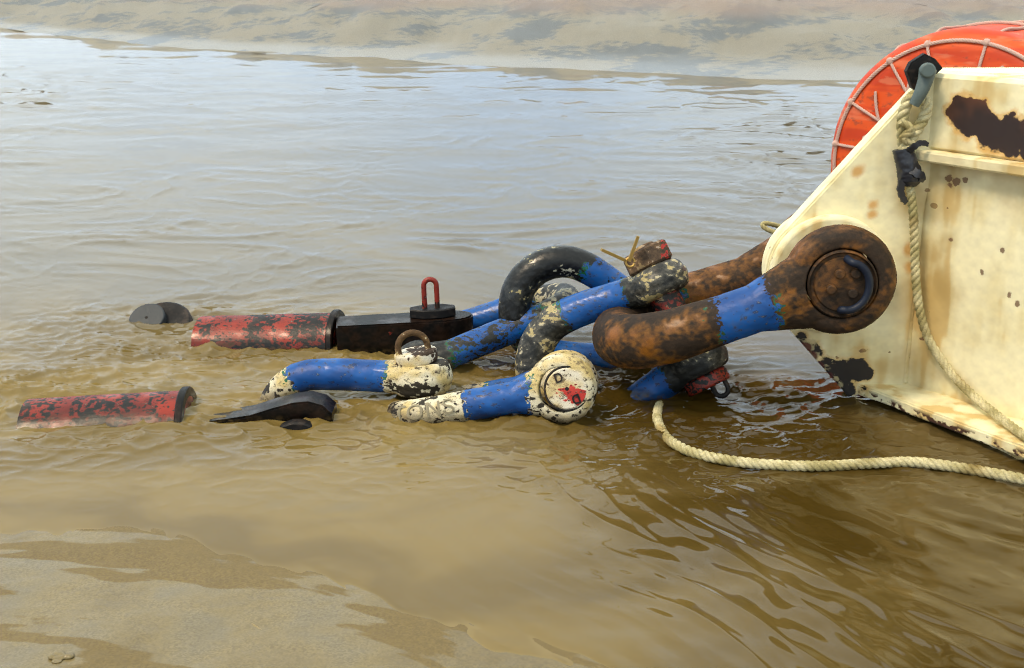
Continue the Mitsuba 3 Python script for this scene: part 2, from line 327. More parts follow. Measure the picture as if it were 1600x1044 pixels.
# ------------------------------------------------------------------ the white hull
tip = A([1.1072, 3.84, -0.0004]); K1, K0 = A([1.2653, 3.8, 0.797]), A([1.2781, 3.82, 0.0442])
FZ = .055                                                             # top of the lower flange
K0[2] = FZ
wall_r = A([1.5263, 3.46, 0.0565]); wall_r[2] = FZ
wd = unit((wall_r - K0) * A([1, 1, 0]))                               # along the wall, towards the camera
wn = A([wd[1], -wd[0], 0]);                                           # out of the wall
if wn @ A([-1, -1, 0]) < 0: wn = -wn
ZT = .81; ZD = 1.045                                                  # upper flange, deck edge
UPZ = A([0, 0, 1.0])
def on_wall(s, z, out=0.0): return A([K0[0], K0[1], 0]) + wd * s + wn * out + UPZ * z
PY = 3.80                                                             # front face of the lug plate
spots_w = [(1.0665, 3.8, 0.7476, 0.02), (1.1206, 3.8, 0.6437, 0.014), (1.1231, 3.8, 0.6134, 0.012), (1.247, 3.8, 0.5013, 0.02), (1.2628, 3.8, 0.4393, 0.02)]
bare_w = [(1.0609, 3.8, 0.0882, 0.055), (1.1135, 3.8, 0.1035, 0.05), (1.0384, 3.8, 0.0554, 0.04), (1.0855, 3.8, 0.0379, 0.035), (1.0133, 3.8, 0.1166, 0.02), (0.9348, 3.8, 0.2072, 0.022), (0.9782, 3.8, 0.175, 0.02)]
lip_w = [(0.9355, 3.8, 0.1965, 0.05), (0.9923, 3.8, 0.1209, 0.045), (1.0384, 3.8, 0.0554, 0.05)]
patch_w = [tuple(map(float, on_wall(s, z, .0))) + (r,) for s, z, r in [(.13, .935, .055), (.17, .925, .06), (.22, .895, .055), (.29, .885, .06), (.37, .88, .06), (.45, .885, .06), (.55, .89, .06), (.64, .88, .05)]]
stain_w = [tuple(map(float, on_wall(s_, z_))) + (r,) for s_, z_, r in [(.02, .66, .05), (.03, .5, .04), (.12, .74, .05), (.30, .76, .04), (.02, .34, .05), (.10, .40, .03), (.03, .14, .04), (.45, .74, .05)]]
speck_w = [tuple(map(float, on_wall(s_, z_))) + (r,) for s_, z_, r in [(.09, .735, .012), (.12, .728, .014), (.10, .715, .010), (.15, .74, .008), (.34, .42, .010), (.37, .40, .009), (.43, .36, .016), (.24, .47, .007), (.30, .55, .006), (.12, .55, .006)]]
maroon_w = [(0.939, 3.8, 0.175, 0.022), (0.9618, 3.8, 0.1426, 0.024), (0.9891, 3.8, 0.1079, 0.022), (1.0164, 3.8, 0.073, 0.022), (1.0436, 3.8, 0.0423, 0.02)]
def blob(p, lst, ragged, freq=22.0):
    q = (fbm(p.x * freq, p.y * freq, p.z * freq, 4) - .5) * ragged
    d = mi.Float(9.0)
    for x, y, z, r in lst:
        d = dr.minimum(d, dr.sqrt(dr.square(p.x - x) + dr.square(p.y - y) + dr.square(p.z - z)) - r)
    return d + q
def hull_c(p, n, uv):
    n1, n2 = fbm(p.x * 6, p.y * 6, p.z * 6, 4), fbm(p.x * 45, p.y * 45, p.z * 45, 3)
    st = fbm(p.x * 18, p.y * 18, p.z * 2.5, 3)
    c = mix((.74, .69, .46), (.60, .515, .27), smoothstep(.42, .66, n1 * .5 + st * .5))
    c = c * (.88 + .24 * n2)
    c = mix(c, (.48, .30, .09), smoothstep(.55, .64, st * .6 + n1 * .4) * .55)
    c = mix(c, (.52, .25, .04), smoothstep(.012, -.012, blob(p, spots_w, .03)) * .8)
    spk = smoothstep(.84, .86, noise(p.x * 42, p.y * 42, p.z * 42) * .5 + n1 * .6 + (n2 - .5) * .3)
    c = mix(c, (.10, .04, .02), spk * .85)
    low = smoothstep(.051, .035, p.z) 
    c = mix(c, (.05, .022, .012), smoothstep(.50, .58, n2 * .6 + n1 * .4) * low)
    c = mix(c, (.36, .245, .085), smoothstep(.10, -.02, blob(p, stain_w, .22, 9.0)) * (.35 + .65 * st) * .75)
    c = mix(c, (.13, .06, .03), smoothstep(.002, -.002, blob(p, speck_w, .02, 60.0)) * .85)
    g = dr.minimum(blob(p, bare_w, .10), 9.0)
    c = mix(c, (.50, .30, .08), smoothstep(.02, .0, g) * .6)
    c = mix(c, (.010, .007, .006), smoothstep(.004, -.002, g))
    c = mix(c, (.42, .36, .20), smoothstep(.0, -.01, blob(p, lip_w, .12)) * smoothstep(.52, .60, n2) * .7)
    g = blob(p, patch_w, .06, 30.0)
    c = mix(c, (.55, .30, .06), smoothstep(.022, .0, g) * .75)
    c = mix(c, (.075, .010, .008), smoothstep(.004, -.004, blob(p, maroon_w, .03)) * .9)
    rust = mix((.020, .009, .008), (.085, .028, .010), smoothstep(.4, .65, n1))
    return mix(c, rust, smoothstep(.003, -.003, g))
def hull_r(p, n, uv): return .38 + .35 * fbm(p.x * 20, p.y * 20, p.z * 20, 2)
scene['mat_hull'] = {'type': 'principled', 'base_color': proc(hull_c), 'roughness': proc(hull_r), 'specular': .5}
hull = 'white_pontoon'
# lug plate: outline in its own plane (x across, z up), front face at PY
EYE = A([0.9806, 3.6, 0.4538])
bc = A([0.8021 + .196, 0.4269])
arc = [(bc[0] + .196 * math.cos(a), bc[1] + .196 * math.sin(a)) for a in np.radians(np.linspace(132, 212, 16))]
outline = [(1.2783, 1.048), (1.2599, 1.0386)] + arc + [(0.8985, 0.2287), (1.096, 0.0092), (1.272, 0.0445), (1.2857, 0.6235), (1.3526, 1.0386)]
PX, PZ = A([1.0, 0, 0]), A([0, 0, 1.0])
plate = prism(outline, [0, PY, 0], PX, PZ, -.07, .0, .006)
put(hull + '__lug_plate', roughen(refine(plate, .02), .0022, 4, 3, .0007, 22), 'mat_hull')
cheek = rounded_disc([bc[0], PY - .022, bc[1]], [0, -1, 0], .189, .05, .014, 64)
put(hull + '__cheek_plate', cheek, 'mat_hull')
put(hull + '__cheek_plate', rounded_disc([bc[0], PY + .092, bc[1]], [0, 1, 0], .189, .05, .014, 64), 'mat_hull')
# body behind the wall
body_poly = [on_wall(0, 0)[:2], on_wall(2.6, 0)[:2], on_wall(2.6, 0)[:2] + A([2.5, 1.0]), A([4.2, 4.1]), A([K0[0] + .02, 4.02])]
Pb = Polygon([tuple(q) for q in body_poly])
put(hull + '__wall_panel', roughen(refine(prism(Pb, [0, 0, 0], [1, 0, 0], [0, 1, 0], -.35, ZT, .0), .06), .002, 5, 4), 'mat_hull')
upper = prism(Pb.buffer(.012, join_style=2), [0, 0, 0], [1, 0, 0], [0, 1, 0], ZT + .003, ZD, .012)
put(hull + '__top_panel', upper, 'mat_hull')
wb = catmull([on_wall(.0, z_, .004) + A([.002 * math.sin(z_ * 40), 0, 0]) for z_ in np.linspace(FZ, ZT - .03, 40)], 4)
put(hull + '__weld_bead', roughen(tube(wb, .013 + .0016 * np.abs(np.sin(np.arange(len(wb)) * .9)), 14), .002, 40, 2), 'mat_hull', True)
def strip(z0, z1, o0, o1, s0, s1, b=.006):
    P = Polygon([tuple(on_wall(s0, 0, -.03)[:2]), tuple(on_wall(s1, 0, -.03)[:2]), tuple(on_wall(s1, 0, o1)[:2]), tuple(on_wall(s0, 0, o0)[:2])])
    return prism(P, [0, 0, 0], [1, 0, 0], [0, 1, 0], z0, z1, b)
put(hull + '__upper_flange', roughen(refine(strip(ZT - .028, ZT + .006, .055, .06, -.03, 2.6), .02), .002, 14, 6), 'mat_hull')
outer_r = A([1.4427, 3.25, 0.0582])
od = (outer_r - tip) * A([1, 1, 0])
fl = Polygon([tuple(tip[:2] + A([-.008, 0])), tuple((tip + od * 1.0)[:2]), tuple((tip + od * 4.0)[:2]), tuple(on_wall(2.5, 0, -.05)[:2]), tuple(on_wall(0, 0, -.05)[:2]), (K0[0], PY + .1), (tip[0], PY + .1)])
put(hull + '__lower_flange', roughen(refine(prism(fl, [0, 0, 0], [1, 0, 0], [0, 1, 0], FZ - .035, FZ, .005), .02), .004, 16, 8), 'mat_hull')
lower = Polygon([tuple((tip + od * .72)[:2] + A([.02, .03])), tuple((tip + od * .86)[:2] + A([.03, .02])), tuple((tip + od * 4.0)[:2] + A([.03, .02])), tuple(on_wall(2.5, 0, -.06)[:2]), tuple(on_wall(.3, 0, -.06)[:2])])
put(hull + '__lower_body', roughen(refine(prism(lower, [0, 0, 0], [1, 0, 0], [0, 1, 0], -.40, FZ - .034, .004), .03), .003, 16, 8), 'mat_hull')
put(hull + '__after_deck', prism([(1.62, 4.05), (3.4, 4.05), (3.4, 6.2), (1.9, 6.2)], [0, 0, 0], [1, 0, 0], [0, 1, 0], -.3, .185, .006), 'mat_hull')
note(hull, 'rust stained cream white steel hull with a pierced lug plate at its nose', 'pontoon')

# ------------------------------------------------------------------ shackles
def shackle(key, C, u, v, g, L, R, r, rb, re, te, bsdf, paint, seed, eye_r=None, step=.0065, taubin=14, amp=.0018, neck=1.45):
    """a forged bow shackle: centre of its pin C, u towards the bow, v along the pin; g half the distance of the eyes, L pin to bow centre, R bow radius"""
    u = unit(u); v = A(v, float); v = unit(v - u * (v @ u))
    C = A(C, float)
    s = np.linspace(0, 1, 26)
    w = s * s * (3 - 2 * s)
    leg = [(L * a, g + (R - g) * b) for a, b in zip(s, w)]
    bow = [(L + R * math.cos(a), R * math.sin(a)) for a in np.linspace(math.pi / 2, -math.pi / 2, 44)[1:-1]]
    uv2 = A([(a, -b) for a, b in leg] + [(a, -b) for a, b in bow] + [(a, -b) for a, b in [(x, -y) for x, y in leg[::-1]]])
    pts = C + uv2[:, :1] * u + uv2[:, 1:] * v                          # from the eye at -v to the eye at +v
    d = np.concatenate([[0], np.cumsum(np.linalg.norm(np.diff(pts, axis=0), axis=1))]); t = d / d[-1]
    tt = np.abs(t - .5) * 2                                            # 0 at the bow's middle, 1 at the eyes
    rad = r + (rb - r) * sstep(.62, .2, tt)
    body = mani(tube(pts, rad, 36))
    for sg in (-1, 1):
        body = body + mani(rounded_disc(C + v * g * sg, v, re, te, te * .28, 56, te * .06))
    for sg, q in ((-1, pts), (1, pts[::-1])):
        ec = C + v * g * sg
        i = int(np.argmax(np.linalg.norm(q - ec, axis=1) > neck * re))
        sph = trimesh.creation.icosphere(3, r * .96); sph.vertices += q[i]
        core = rounded_disc(ec + u * re * .05, v, re * .86, te * .86, te * .3, 40)
        body = body + m3.Manifold.batch_hull([mani(sph), mani(core)])
    if eye_r:
        for sg in (-1, 1):
            x, y, z = frame_of(v)
            body = body - mani(lathe([(eye_r, -te), (eye_r, te)], C + v * g * sg, v, 48))
    m = refine(body, step, taubin)
    roughen(m, amp, 13, seed, amp * .55, 75)
    def uvf(p):
        from scipy.spatial import cKDTree
        i = cKDTree(pts).query(p)[1]
        ex = np.minimum(np.linalg.norm(p - (C - v * g), axis=1), np.linalg.norm(p - (C + v * g), axis=1))
        b, wv = paint(t[i], ex, p)
        return np.stack([b, wv], 1)
    put(key + '__body', m, bsdf, 50, uvf)
    return dict(C=C, u=u, v=v, w=np.cross(u, v), pts=pts, t=t)
def band(t, a, b, e=.02):
    e = e + .032
    return sstep(a - e, a + e, t) * sstep(b + e, b - e, t)
def bar(pts, r, sides=14): return tube(catmull(pts, 8), r, sides)
def u_handle(base, up, side, w, h, r):
    """a bent round bar standing on its two feet"""
    b, up, side = A(base, float), unit(up), unit(side)
    a = np.linspace(math.pi, 0, 13)
    p = [b - side * w, b - side * w + up * (h - w) * .5] + [b + up * (h - w) + side * w * math.cos(k) + up * w * math.sin(k) for k in a] + [b + side * w + up * (h - w) * .5, b + side * w]
    return tube(A(p), r, 14)

# A: the big rusty shackle through the lug plate
vA = unit([.05, 1, -.05])
uA = unit(A([0.3274, 3.66, 0.2121]) - EYE); vA = unit(vA - uA * (vA @ uA)); CA = EYE + vA * .19
a_key = 'rusty_bow_shackle'
def paintA(t, ex, p):
    s = np.minimum(t, 1 - t)
    b = band(s, .128, .232, .012)
    return np.where(t < .5, b, band(s, .27, .36, .01) * .55), np.where(t > .5, .55 * band(s, .27, .36, .01) + .35, .10 + .42 * band(s, .075, .14, .02) + .34 * band(t, .23, .45, .04)) - .05
sA = shackle(a_key, CA, uA, vA, .19, 0.475, .225, .074, .086, .160, .125, 'mat_rust', paintA, 3, .106, neck=1.6)
fA = EYE - vA * .0625                                                   # front face of the near eye
put(a_key + '__pin', lathe([(.102, 0), (.102, .473), (.097, .480), (.091, .470), (.084, .470), (.080, .478), (.03, .483)], fA + vA * .47, -vA, 64), 'mat_rust', 30, (0, 0))
xA, zA = PX, A([0, 0, 1.0])
for dx, dz in [(-.012, .034), (.034, .036), (-.034, -.012), (.030, -.024)]:
    put(a_key + '__pin__bolt_head', rounded_disc(fA - vA * .018 + xA * dx + zA * dz, -vA, .015, .022, .005, 16), 'mat_rust', 30, (0, 0))
fc = fA - vA * .016
hp = [fc + xA * .006 + zA * .078 + vA * .01] + [fc - vA * .018 + xA * (.012 + .062 * math.cos(k)) + zA * .072 * math.sin(k) for k in np.linspace(1.45, -1.75, 15)] + [fc + xA * .0 - zA * .078 + vA * .01]
put(a_key + '__pin__handle', tube(catmull(hp, 4), .0115, 14), 'mat_handle', 40)
note(a_key, 'big rust brown shackle with a blue band, its round eye pinned to the white hull', 'shackle', 'heavy mooring shackles')

# B: the shackle with the nut and split pin, hanging in the rusty bow
b1, b0 = A([0.4809, 3.92, 0.3655]), A([0.594, 3.82, 0.1232])
vB = unit(b1 - b0); CB = (b0 + b1) / 2
uB = unit(A([0.2234, 3.95, 0.2177]) - b1)
b_key = 'nut_shackle'
def paintB(t, ex, p):
    b = np.where(t > .5, band(1 - t, .085, .255, .008), band(t, .085, .40, .01))
    return b, .28 * band(t, .25, .78, .05) + .25 * (ex < .12)
sB = shackle(b_key, CB, uB, vB, np.linalg.norm(b1 - b0) / 2, .335, .185, .056, .060, .100, .100, 'mat_grey', paintB, 5)
B_up = sB['v']
put(b_key + '__pin', lathe([(.052, 0), (.052, .39), (.046, .40), (.03, .405)], CB - B_up * .20, B_up, 40), 'mat_red', 30, (.45, .4))
put(b_key + '__pin__pin_head', rounded_disc(CB - B_up * .215, B_up, .075, .045, .01, 40), 'mat_red', 30, (.55, .1))
nut_c = b1 + B_up * .052
hexa = [(.086 * math.cos(k), .086 * math.sin(k)) for k in np.radians(np.arange(0, 360, 60) + 34)]
bx, by, bz = frame_of(B_up, (0, 1, 0))
nutm = tri(mani(prism(hexa, nut_c, bx, by, .0, .066, .007)))
put(b_key + '__nut', roughen(refine(nutm, .008), .0012, 20, 4), 'mat_rust_nut', 30, lambda p: np.stack([.52 * (p @ A([1, 0, 0]) > nut_c[0] + .02), .30 * np.ones(len(p))], 1))
put(b_key + '__nut__pin_end', rounded_disc(nut_c + B_up * .068, B_up, .042, .022, .008, 36), 'mat_rust_nut', 30, (0, .35))
pc = A([0.3575, 3.85, 0.4567])
lft = unit(A([0.2656, 3.86, 0.4858]) - A([0.3459, 3.88, 0.4455])); rgt = unit(A([0.4013, 3.88, 0.5253]) - A([0.3748, 3.88, 0.4455]))
prong = m3.Manifold.hull(m3.Manifold.cube([.015, .010, .001], True) + m3.Manifold.cube([.014, .009, .001], True).translate([0, 0, .085]))
def lay(man, o, axis):
    x, y, z = frame_of(axis)
    m = tri(man); m.vertices = A(o) + m.vertices @ np.stack([x, y, z]); return m
put(b_key + '__nut__split_pin', lay(prong, pc, lft), 'mat_brass', 30)
put(b_key + '__nut__split_pin', lay(prong, pc + A([.016, 0, -.004]), rgt), 'mat_brass', 30)
put(b_key + '__nut__split_pin_eye', tube(A([pc + A([.02, 0, -.008]) + .014 * (math.cos(k) * A([1, 0, 0]) + math.sin(k) * A([0, .3, 1])) for k in np.linspace(0, 6.0, 14)]), .004, 8), 'mat_brass', 40)
hb = A([.034, -.034, .0]); hb = CB - B_up * .230 + hb - B_up * (hb @ B_up)
put(b_key + '__handle', u_handle(hb, -B_up, np.cross(B_up, [0, 1, 0]), .022, .050, .0080), 'mat_black', 40)
note(b_key, 'blue and grey shackle topped by a chunky nut with a splayed brass split pin', 'shackle', 'heavy mooring shackles')

# C: the black bow arching up behind it
c1 = A([0.4916, 4.2, 0.1953])
uC = unit(A([0.3028, 4.2, 0.2744]) - A([0.4503, 4.2, 0.2186])); vC = unit(A([.33, .10, .75]))
c_key = 'black_bow_shackle'
def paintC(t, ex, p):
    return np.where(t > .5, band(1 - t, .06, .275, .03) * .62, band(t, .05, .33, .01)), .10 * band(t, .3, .75, .03) + .85 * np.exp(-(((p - A([0.1934, 4.12, 0.3175])) / .06)**2).sum(1))
vCo = unit(vC - uC * (vC @ uC))
CC = c1 - vCo * .105
sC = shackle(c_key, CC, uC, vC, .105, .30, .165, .054, .058, .085, .085, 'mat_dark', paintC, 9)
put(c_key + '__pin', lathe([(.045, 0), (.045, .30), (.035, .31)], CC - sC['v'] * .15, sC['v'], 36), 'mat_red', 30, (0, .2))
note(c_key, 'wet black bowed shackle arching up behind the blue and grey one', 'shackle', 'heavy mooring shackles')

# D: long blue grey shackle reaching left to the black slab
d0, d1 = A([-0.3538, 4.06, 0.0205]), A([-0.3223, 4.52, 0.006])
uD = unit(A([0.0265, 4.1, 0.1494]) - d0)
d_key = 'long_shackle'
def paintD(t, ex, p):
    return np.where(t < .5, band(t, .07, .36, .02) * .56, band(1 - t, .03, .36, .02)), .18 + .25 * band(t, .3, .7, .04)
sD = shackle(d_key, (d0 + d1) / 2, uD, d1 - d0, np.linalg.norm(d1 - d0) / 2, .40, .17, .050, .052, .085, .085, 'mat_grey', paintD, 12)
put(d_key + '__pin', lathe([(.045, 0), (.045, .60), (.035, .61)], (d0 + d1) / 2 - sD['v'] * .30, sD['v'], 36), 'mat_black', 30)
note(d_key, 'blue grey shackle lying between the black slab link and the cluster of bows', 'shackle', 'heavy mooring shackles')

# E: blue shackle with a cream eye and a looped pin, dipping into the water on the left
e1 = A([-0.282, 3.8, 0.0795]); vE = unit([.04, .06, 1])
e_key = 'cream_eyed_shackle'
def paintE(t, ex, p):
    return band(1 - t, .10, .355, .008) + band(t, .1, .3), .75 * (ex < .14) + .7 * band(t, .45, .75, .03)
sE = shackle(e_key, e1 - vE * .135, [-1, .03, -.045], vE, .135, .345, .155, .052, .050, .096, .108, 'mat_cream', paintE, 15)
Eu = sE['v']
put(e_key + '__pin', lathe([(.046, 0), (.046, .36), (.04, .365)], e1 - Eu * .33, Eu, 40), 'mat_cream', 30, (0, .5))
put(e_key + '__pin__pin_head', roughen(refine(rounded_disc(e1 + A([-.025, 0, .0]) + Eu * .068, Eu + A([-.12, 0, 0]), .070, .042, .010, 44), .009), .001, 30, 2), 'mat_pinhead', 30, (.30, .65))
put(e_key + '__pin__handle', u_handle(e1 + A([-.030, -.01, .0]) + Eu * .080, Eu + A([-.10, 0, 0]), [1, .25, .10], .048, .070, .0105), 'mat_rusty_cream', 40, (0, .42))
note(e_key, 'blue shackle with a flaking cream eye and looped pin, its bow dipping into the water', 'shackle', 'heavy mooring shackles')

# F: the front shackle, cream eye towards the camera and lettered bow in the water
f0 = A([0.1663, 3.62, 0.1042]); vF = unit([-.02, .96, -.27])
uF = unit(A([-0.3208, 3.64, 0.0041]) - f0)
f_key = 'lettered_shackle'
def paintF(t, ex, p):
    return np.where(t < .5, band(t, .085, .245, .006), band(1 - t, .08, .20)), .8 * (ex < .15) + .8 * band(t, .2, .83, .02)
sF = shackle(f_key, f0 + vF * .115, uF, vF, .115, .395, .145, .050, .050, .104, .095, 'mat_cream', paintF, 18, .069)
ff = f0 - vF * .0475
put(f_key + '__pin', lathe([(.064, 0), (.064, .33), (.060, .336), (.010, .338)], ff + vF * .328, -vF, 56), 'mat_pinhead', 30, lambda p: np.stack([.95 * np.exp(-(((p - (ff + A([.020, 0, -.022]))) / A([.060, .2, .036]))**2).sum(1)), .8 * np.ones(len(p))], 1))
fx, fy, fz = A([1.0, 0, 0]), unit(np.cross([1.0, 0, 0], vF)) * -1, -vF
if fy[2] < 0: fy = -fy
def letters(text, height, o, x, y, z, depth=.004, bold=True):
    m = meshkit.text_mesh(text, height, depth, bold)
    c = m.bounds.mean(0) * A([1, 1, 0]); v = m.vertices - c
    return trimesh.Trimesh(A(o) + v[:, :1] * x + v[:, 1:2] * y + v[:, 2:] * z, m.faces, process=False)
ph = ff - vF * .0095
ca, sa = math.cos(.35), math.sin(.35)
put(f_key + '__pin__letter', letters('D', .028, ph + fx * -.026 + fy * .034, fx * ca + fy * sa, fy * ca - fx * sa, fz), 'mat_black', False)
put(f_key + '__pin__letter', letters('D', .028, ph + fx * .028 + fy * -.032, fx * -ca - fy * sa, -fy * ca + fx * sa, fz), 'mat_black', False)
put(f_key + '__pin__centre_mark', rounded_disc(ph, fz, .006, .004, .001, 14), 'mat_black', 30)
put(f_key + '__pin__groove_ring', tube(A([ff - vF * .001 + .0675 * (math.cos(k) * fx + math.sin(k) * fy) for k in np.linspace(0, 2 * math.pi, 49)]), .0032, 8, False), 'mat_black', 40)
# raised lettering wrapped round the near side of the bow
tm = meshkit.text_mesh('TONS', .045, .004, False)
tm = tm.subdivide().subdivide()
tv = tm.vertices - A([tm.bounds[:, 0].mean(), tm.bounds[:, 1].mean(), 0])
t0 = .335; pts = sF['pts']; dl = np.concatenate([[0], np.cumsum(np.linalg.norm(np.diff(pts, axis=0), axis=1))])
tang = np.gradient(pts, axis=0); tang /= np.linalg.norm(tang, axis=1, keepdims=True)
s_at = dl[-1] * t0 - tv[:, 0]
cpos = np.stack([np.interp(s_at, dl, pts[:, k]) for k in range(3)], 1); tg = np.stack([np.interp(s_at, dl, tang[:, k]) for k in range(3)], 1)
upw = sF['w'] if sF['w'][2] > 0 else -sF['w']
side = np.cross(tg, upw); side *= np.sign(side @ A([0, -1.0, 0]))[:, None]
RR = .0505; an = tv[:, 1] / RR + .28
put(f_key + '__body__lettering', trimesh.Trimesh(cpos + (side * np.cos(an)[:, None] + upw * np.sin(an)[:, None]) * (RR + tv[:, 2] - .0005)[:, None], tm.faces, process=False), 'mat_letter', False)
note(f_key, 'nearest shackle, blue with a cream round eye facing front and raised lettering on its bow', 'shackle', 'heavy mooring shackles')

# ------------------------------------------------------------------ the chain ends on the left
# slab link with a lifting eye
sl0 = A([-0.1363, 4.36, 0.083]); k = 'slab_link'
sx = unit(A([.98, .10, .03])); sy = unit(np.cross([0, 0, 1], sx)); sz = np.cross(sx, sy)
so = A([-0.3357, 4.3, 0.1222])
sw = .14
pol = [(-.30, 0), (.09, -.01)] + [(.10 + .10 * math.sin(a), sw / 2 - (sw / 2) * math.cos(a)) for a in np.linspace(0.1, math.pi - .1, 14)] + [(.09, sw), (-.30, sw)]
put(k + '__plate', roughen(refine(prism(pol, so, sx, sy, -.13, 0, .006), .012), .0015, 12, 5), 'mat_slab', 32, lambda p: np.stack([.55 * np.exp(-(((p - A([-0.441, 4.3, 0.0811])) / .035)**2).sum(1)), -.6 + 0 * p[:, 0]], 1))
oc = so + sx * .052 + sy * .066
octa = [(.090 * math.cos(a), .050 * math.sin(a)) for a in np.radians(np.arange(0, 360, 45) + 22.5)]
put(k + '__pin_head', prism(octa, oc, sx, sy, .001, .034, .004), 'mat_black', 30)
put(k + '__lifting_eye', u_handle(oc + sz * .030 + sx * -.005 - sy * .01, sz, sx, .023, .112, .0095), 'mat_red', 40, lambda p: np.stack([sstep(.26, .20, p[:, 2]) * 0 + .62 * (p[:, 2] > oc[2] + .05) + .3, 0 * p[:, 0]], 1))
note(k, 'black steel slab link carrying an upright red lifting eye on an octagonal plate', 'link')
# red sleeves
def sleeve(key, p0, p1, r, label, seed, paintuv):
    ax = unit(p1 - p0); n = np.linalg.norm(p1 - p0)
    pr = [(r - .014, 0), (r, .0), (r, n - .03), (r + .010, n - .028), (r + .012, n), (r - .012, n), (r - .014, n - .03), (r - .014, .02)]
    sol = mani(lathe([(r, 0), (r, n * .25), (r, n * .5), (r, n * .75), (r, n)], p0, ax, 72))
    put(key + '__sleeve', roughen(refine(sol, .011), .0022, 11, seed), 'mat_red', 40, paintuv)
    ring = mani(lathe([(r + .008, n - .022), (r + .012, n - .018), (r + .012, n - .002), (r + .009, n + .002), (r - .018, n + .002), (r - .024, n - .006), (.004, n - .006)], p0, ax, 72))
    put(key + '__end_plate', tri(ring), 'mat_slab', 32, (0, -.6))
    note(key, label, 'pipe', 'red painted pipe sleeves half sunk in the water')
def red1(p):
    return np.stack([.42 + .30 * np.clip(grad(p[:, 0] * 9, p[:, 2] * 9, 4), -1, 1) + .12 * grad(p[:, 0] * 22, p[:, 2] * 22, 5) + .3 * np.exp(-((p[:, 0] - -1.0166) / .018)**2) + .12 * sstep(-.8, -1.1, p[:, 0]), .12 + 0 * p[:, 0]], 1)
sleeve('pipe_sleeve', A([-1.1704, 4.48, -0.0378]), A([-0.6415, 4.42, -0.0067]), .126, 'red and black pipe sleeve lying behind, joined to the slab link', 3, red1)
sleeve('pipe_sleeve', A([-1.517, 3.645, -0.0989]), A([-1.0174, 3.675, -0.0803]), .150, 'nearly sunken red pipe sleeve in front at the left edge of the gear', 8, red1)
# far link with its round pin head
def pin_link(key, c, axis, along, r, length, h, pr, po, label):
    z = unit(axis); x = unit(A(along) - z * (A(along) @ z)); y = np.cross(z, x)
    pol = [(length * math.cos(a), r * math.sin(a)) for a in np.linspace(0, 2 * math.pi, 49)[:-1]]
    put(key + '__plate', roughen(refine(prism(pol, c, x, y, -h, 0, .008), .012), .0015, 12, 5), 'mat_black', 32)
    put(key + '__pin_head', rounded_disc(A(c) + x * po[0] + y * po[1] + z * .014, z, pr, .035, .006, 44), 'mat_slate', 30)
    put(key + '__pin_head__centre_hole', rounded_disc(A(c) + x * po[0] + y * po[1] + z * .0315, z, .006, .004, .001, 12), 'mat_slab', 30, (0, -.6))
    note(key, label, 'link')
pin_link('disc_link', A([-1.3927, 4.7, -0.0026]), [-.10, -.60, .79], [1, -.1, .05], .118, .125, .05, .072, (-.048, .012), 'black rounded link with a flat disc on it, washed over at the far left')
k = 'wedge_link'
put(k + '__plate', roughen(refine(prism([(-0.9334, 0.0112), (-0.8857, 0.0174), (-0.8062, 0.03), (-0.7361, 0.053), (-0.6764, 0.0696), (-0.6271, 0.0759), (-0.5826, 0.0634), (-0.5543, 0.0363), (-0.545, -0.0754), (-0.9315, -0.0754)], [0, 3.57, 0], PX, PZ, -.11, 0, .006), .01), .0015, 12, 5), 'mat_slab', 32, (0, -.6))
put(k + '__pin_head', roughen(refine(prism([(-0.7161, 0.0009), (-0.6997, 0.0154), (-0.6701, 0.0258), (-0.637, 0.0258), (-0.6123, 0.0154), (-0.5994, -0.0012), (-0.6019, -0.0555), (-0.7191, -0.0555)], [0, 3.52, 0], PX, PZ, -.04, 0, .005), .01), .001, 12, 5), 'mat_black', 32)
note(k, 'black wedge shaped link lying under the bow of the cream eyed shackle', 'link')

# ------------------------------------------------------------------ the orange buoy in its net
bax = unit([.62, .78, -.02]); BR = .508
bcen = A([1.6317, 4.62, 0.6297])
bx_, by_, bz_ = frame_of(bax)
ed = .085
bpro = [(0.02, .0)] + [(q, .03 * (q / (BR - ed))**2 * 1.0) for q in np.linspace(.06, BR - ed, 9)]
bpro += [(BR - ed + ed * math.sin(a), .03 + ed - ed * math.cos(a)) for a in np.linspace(.12, math.pi / 2, 9)] + [(BR + .012 * math.sin(math.pi * q), .03 + ed + 1.05 * q) for q in np.linspace(.05, 1, 16)]
bpro += [(BR - ed, 1.25), (.03, 1.27)]
bm = lathe(bpro, bcen, bax, 110)
put('fender_buoy__skin', roughen(bm, .006, 6, 3, .0015, 24), 'mat_buoy', True)
bp = A(bpro[:35]); bl = np.concatenate([[0], np.cumsum(np.linalg.norm(np.diff(bp, axis=0), axis=1))])
RIM = bl[12]
def on_buoy(l, ang, lift=.007):
    r, h = np.interp(l, bl, bp[:, 0]), np.interp(l, bl, bp[:, 1])
    r2, h2 = np.interp(l + .01, bl, bp[:, 0]), np.interp(l + .01, bl, bp[:, 1])
    tx = unit([r2 - r, h2 - h]); nr, nh = tx[1], -tx[0]
    d = bx_ * math.cos(ang) + by_ * math.sin(ang)
    return bcen + d * (r + nr * lift) + bax * (h + nh * lift)
def rope(points, R, pitch, sides=9, dense=6):
    p = catmull(points, dense)
    d = np.concatenate([[0], np.cumsum(np.linalg.norm(np.diff(p, axis=0), axis=1))])
    n = max(8, int(d[-1] / (pitch / 14)))
    s = np.linspace(0, d[-1], n)
    q = np.stack([np.interp(s, d, p[:, k]) for k in range(3)], 1)
    t, a, b = transport(q)
    out = []
    for k in range(3):
        ph = s / pitch * 2 * np.pi + k * 2 * np.pi / 3
        c = q + R * .5 * (np.cos(ph)[:, None] * a + np.sin(ph)[:, None] * b)
        out.append(tube(c, R * .54, sides))
    return out
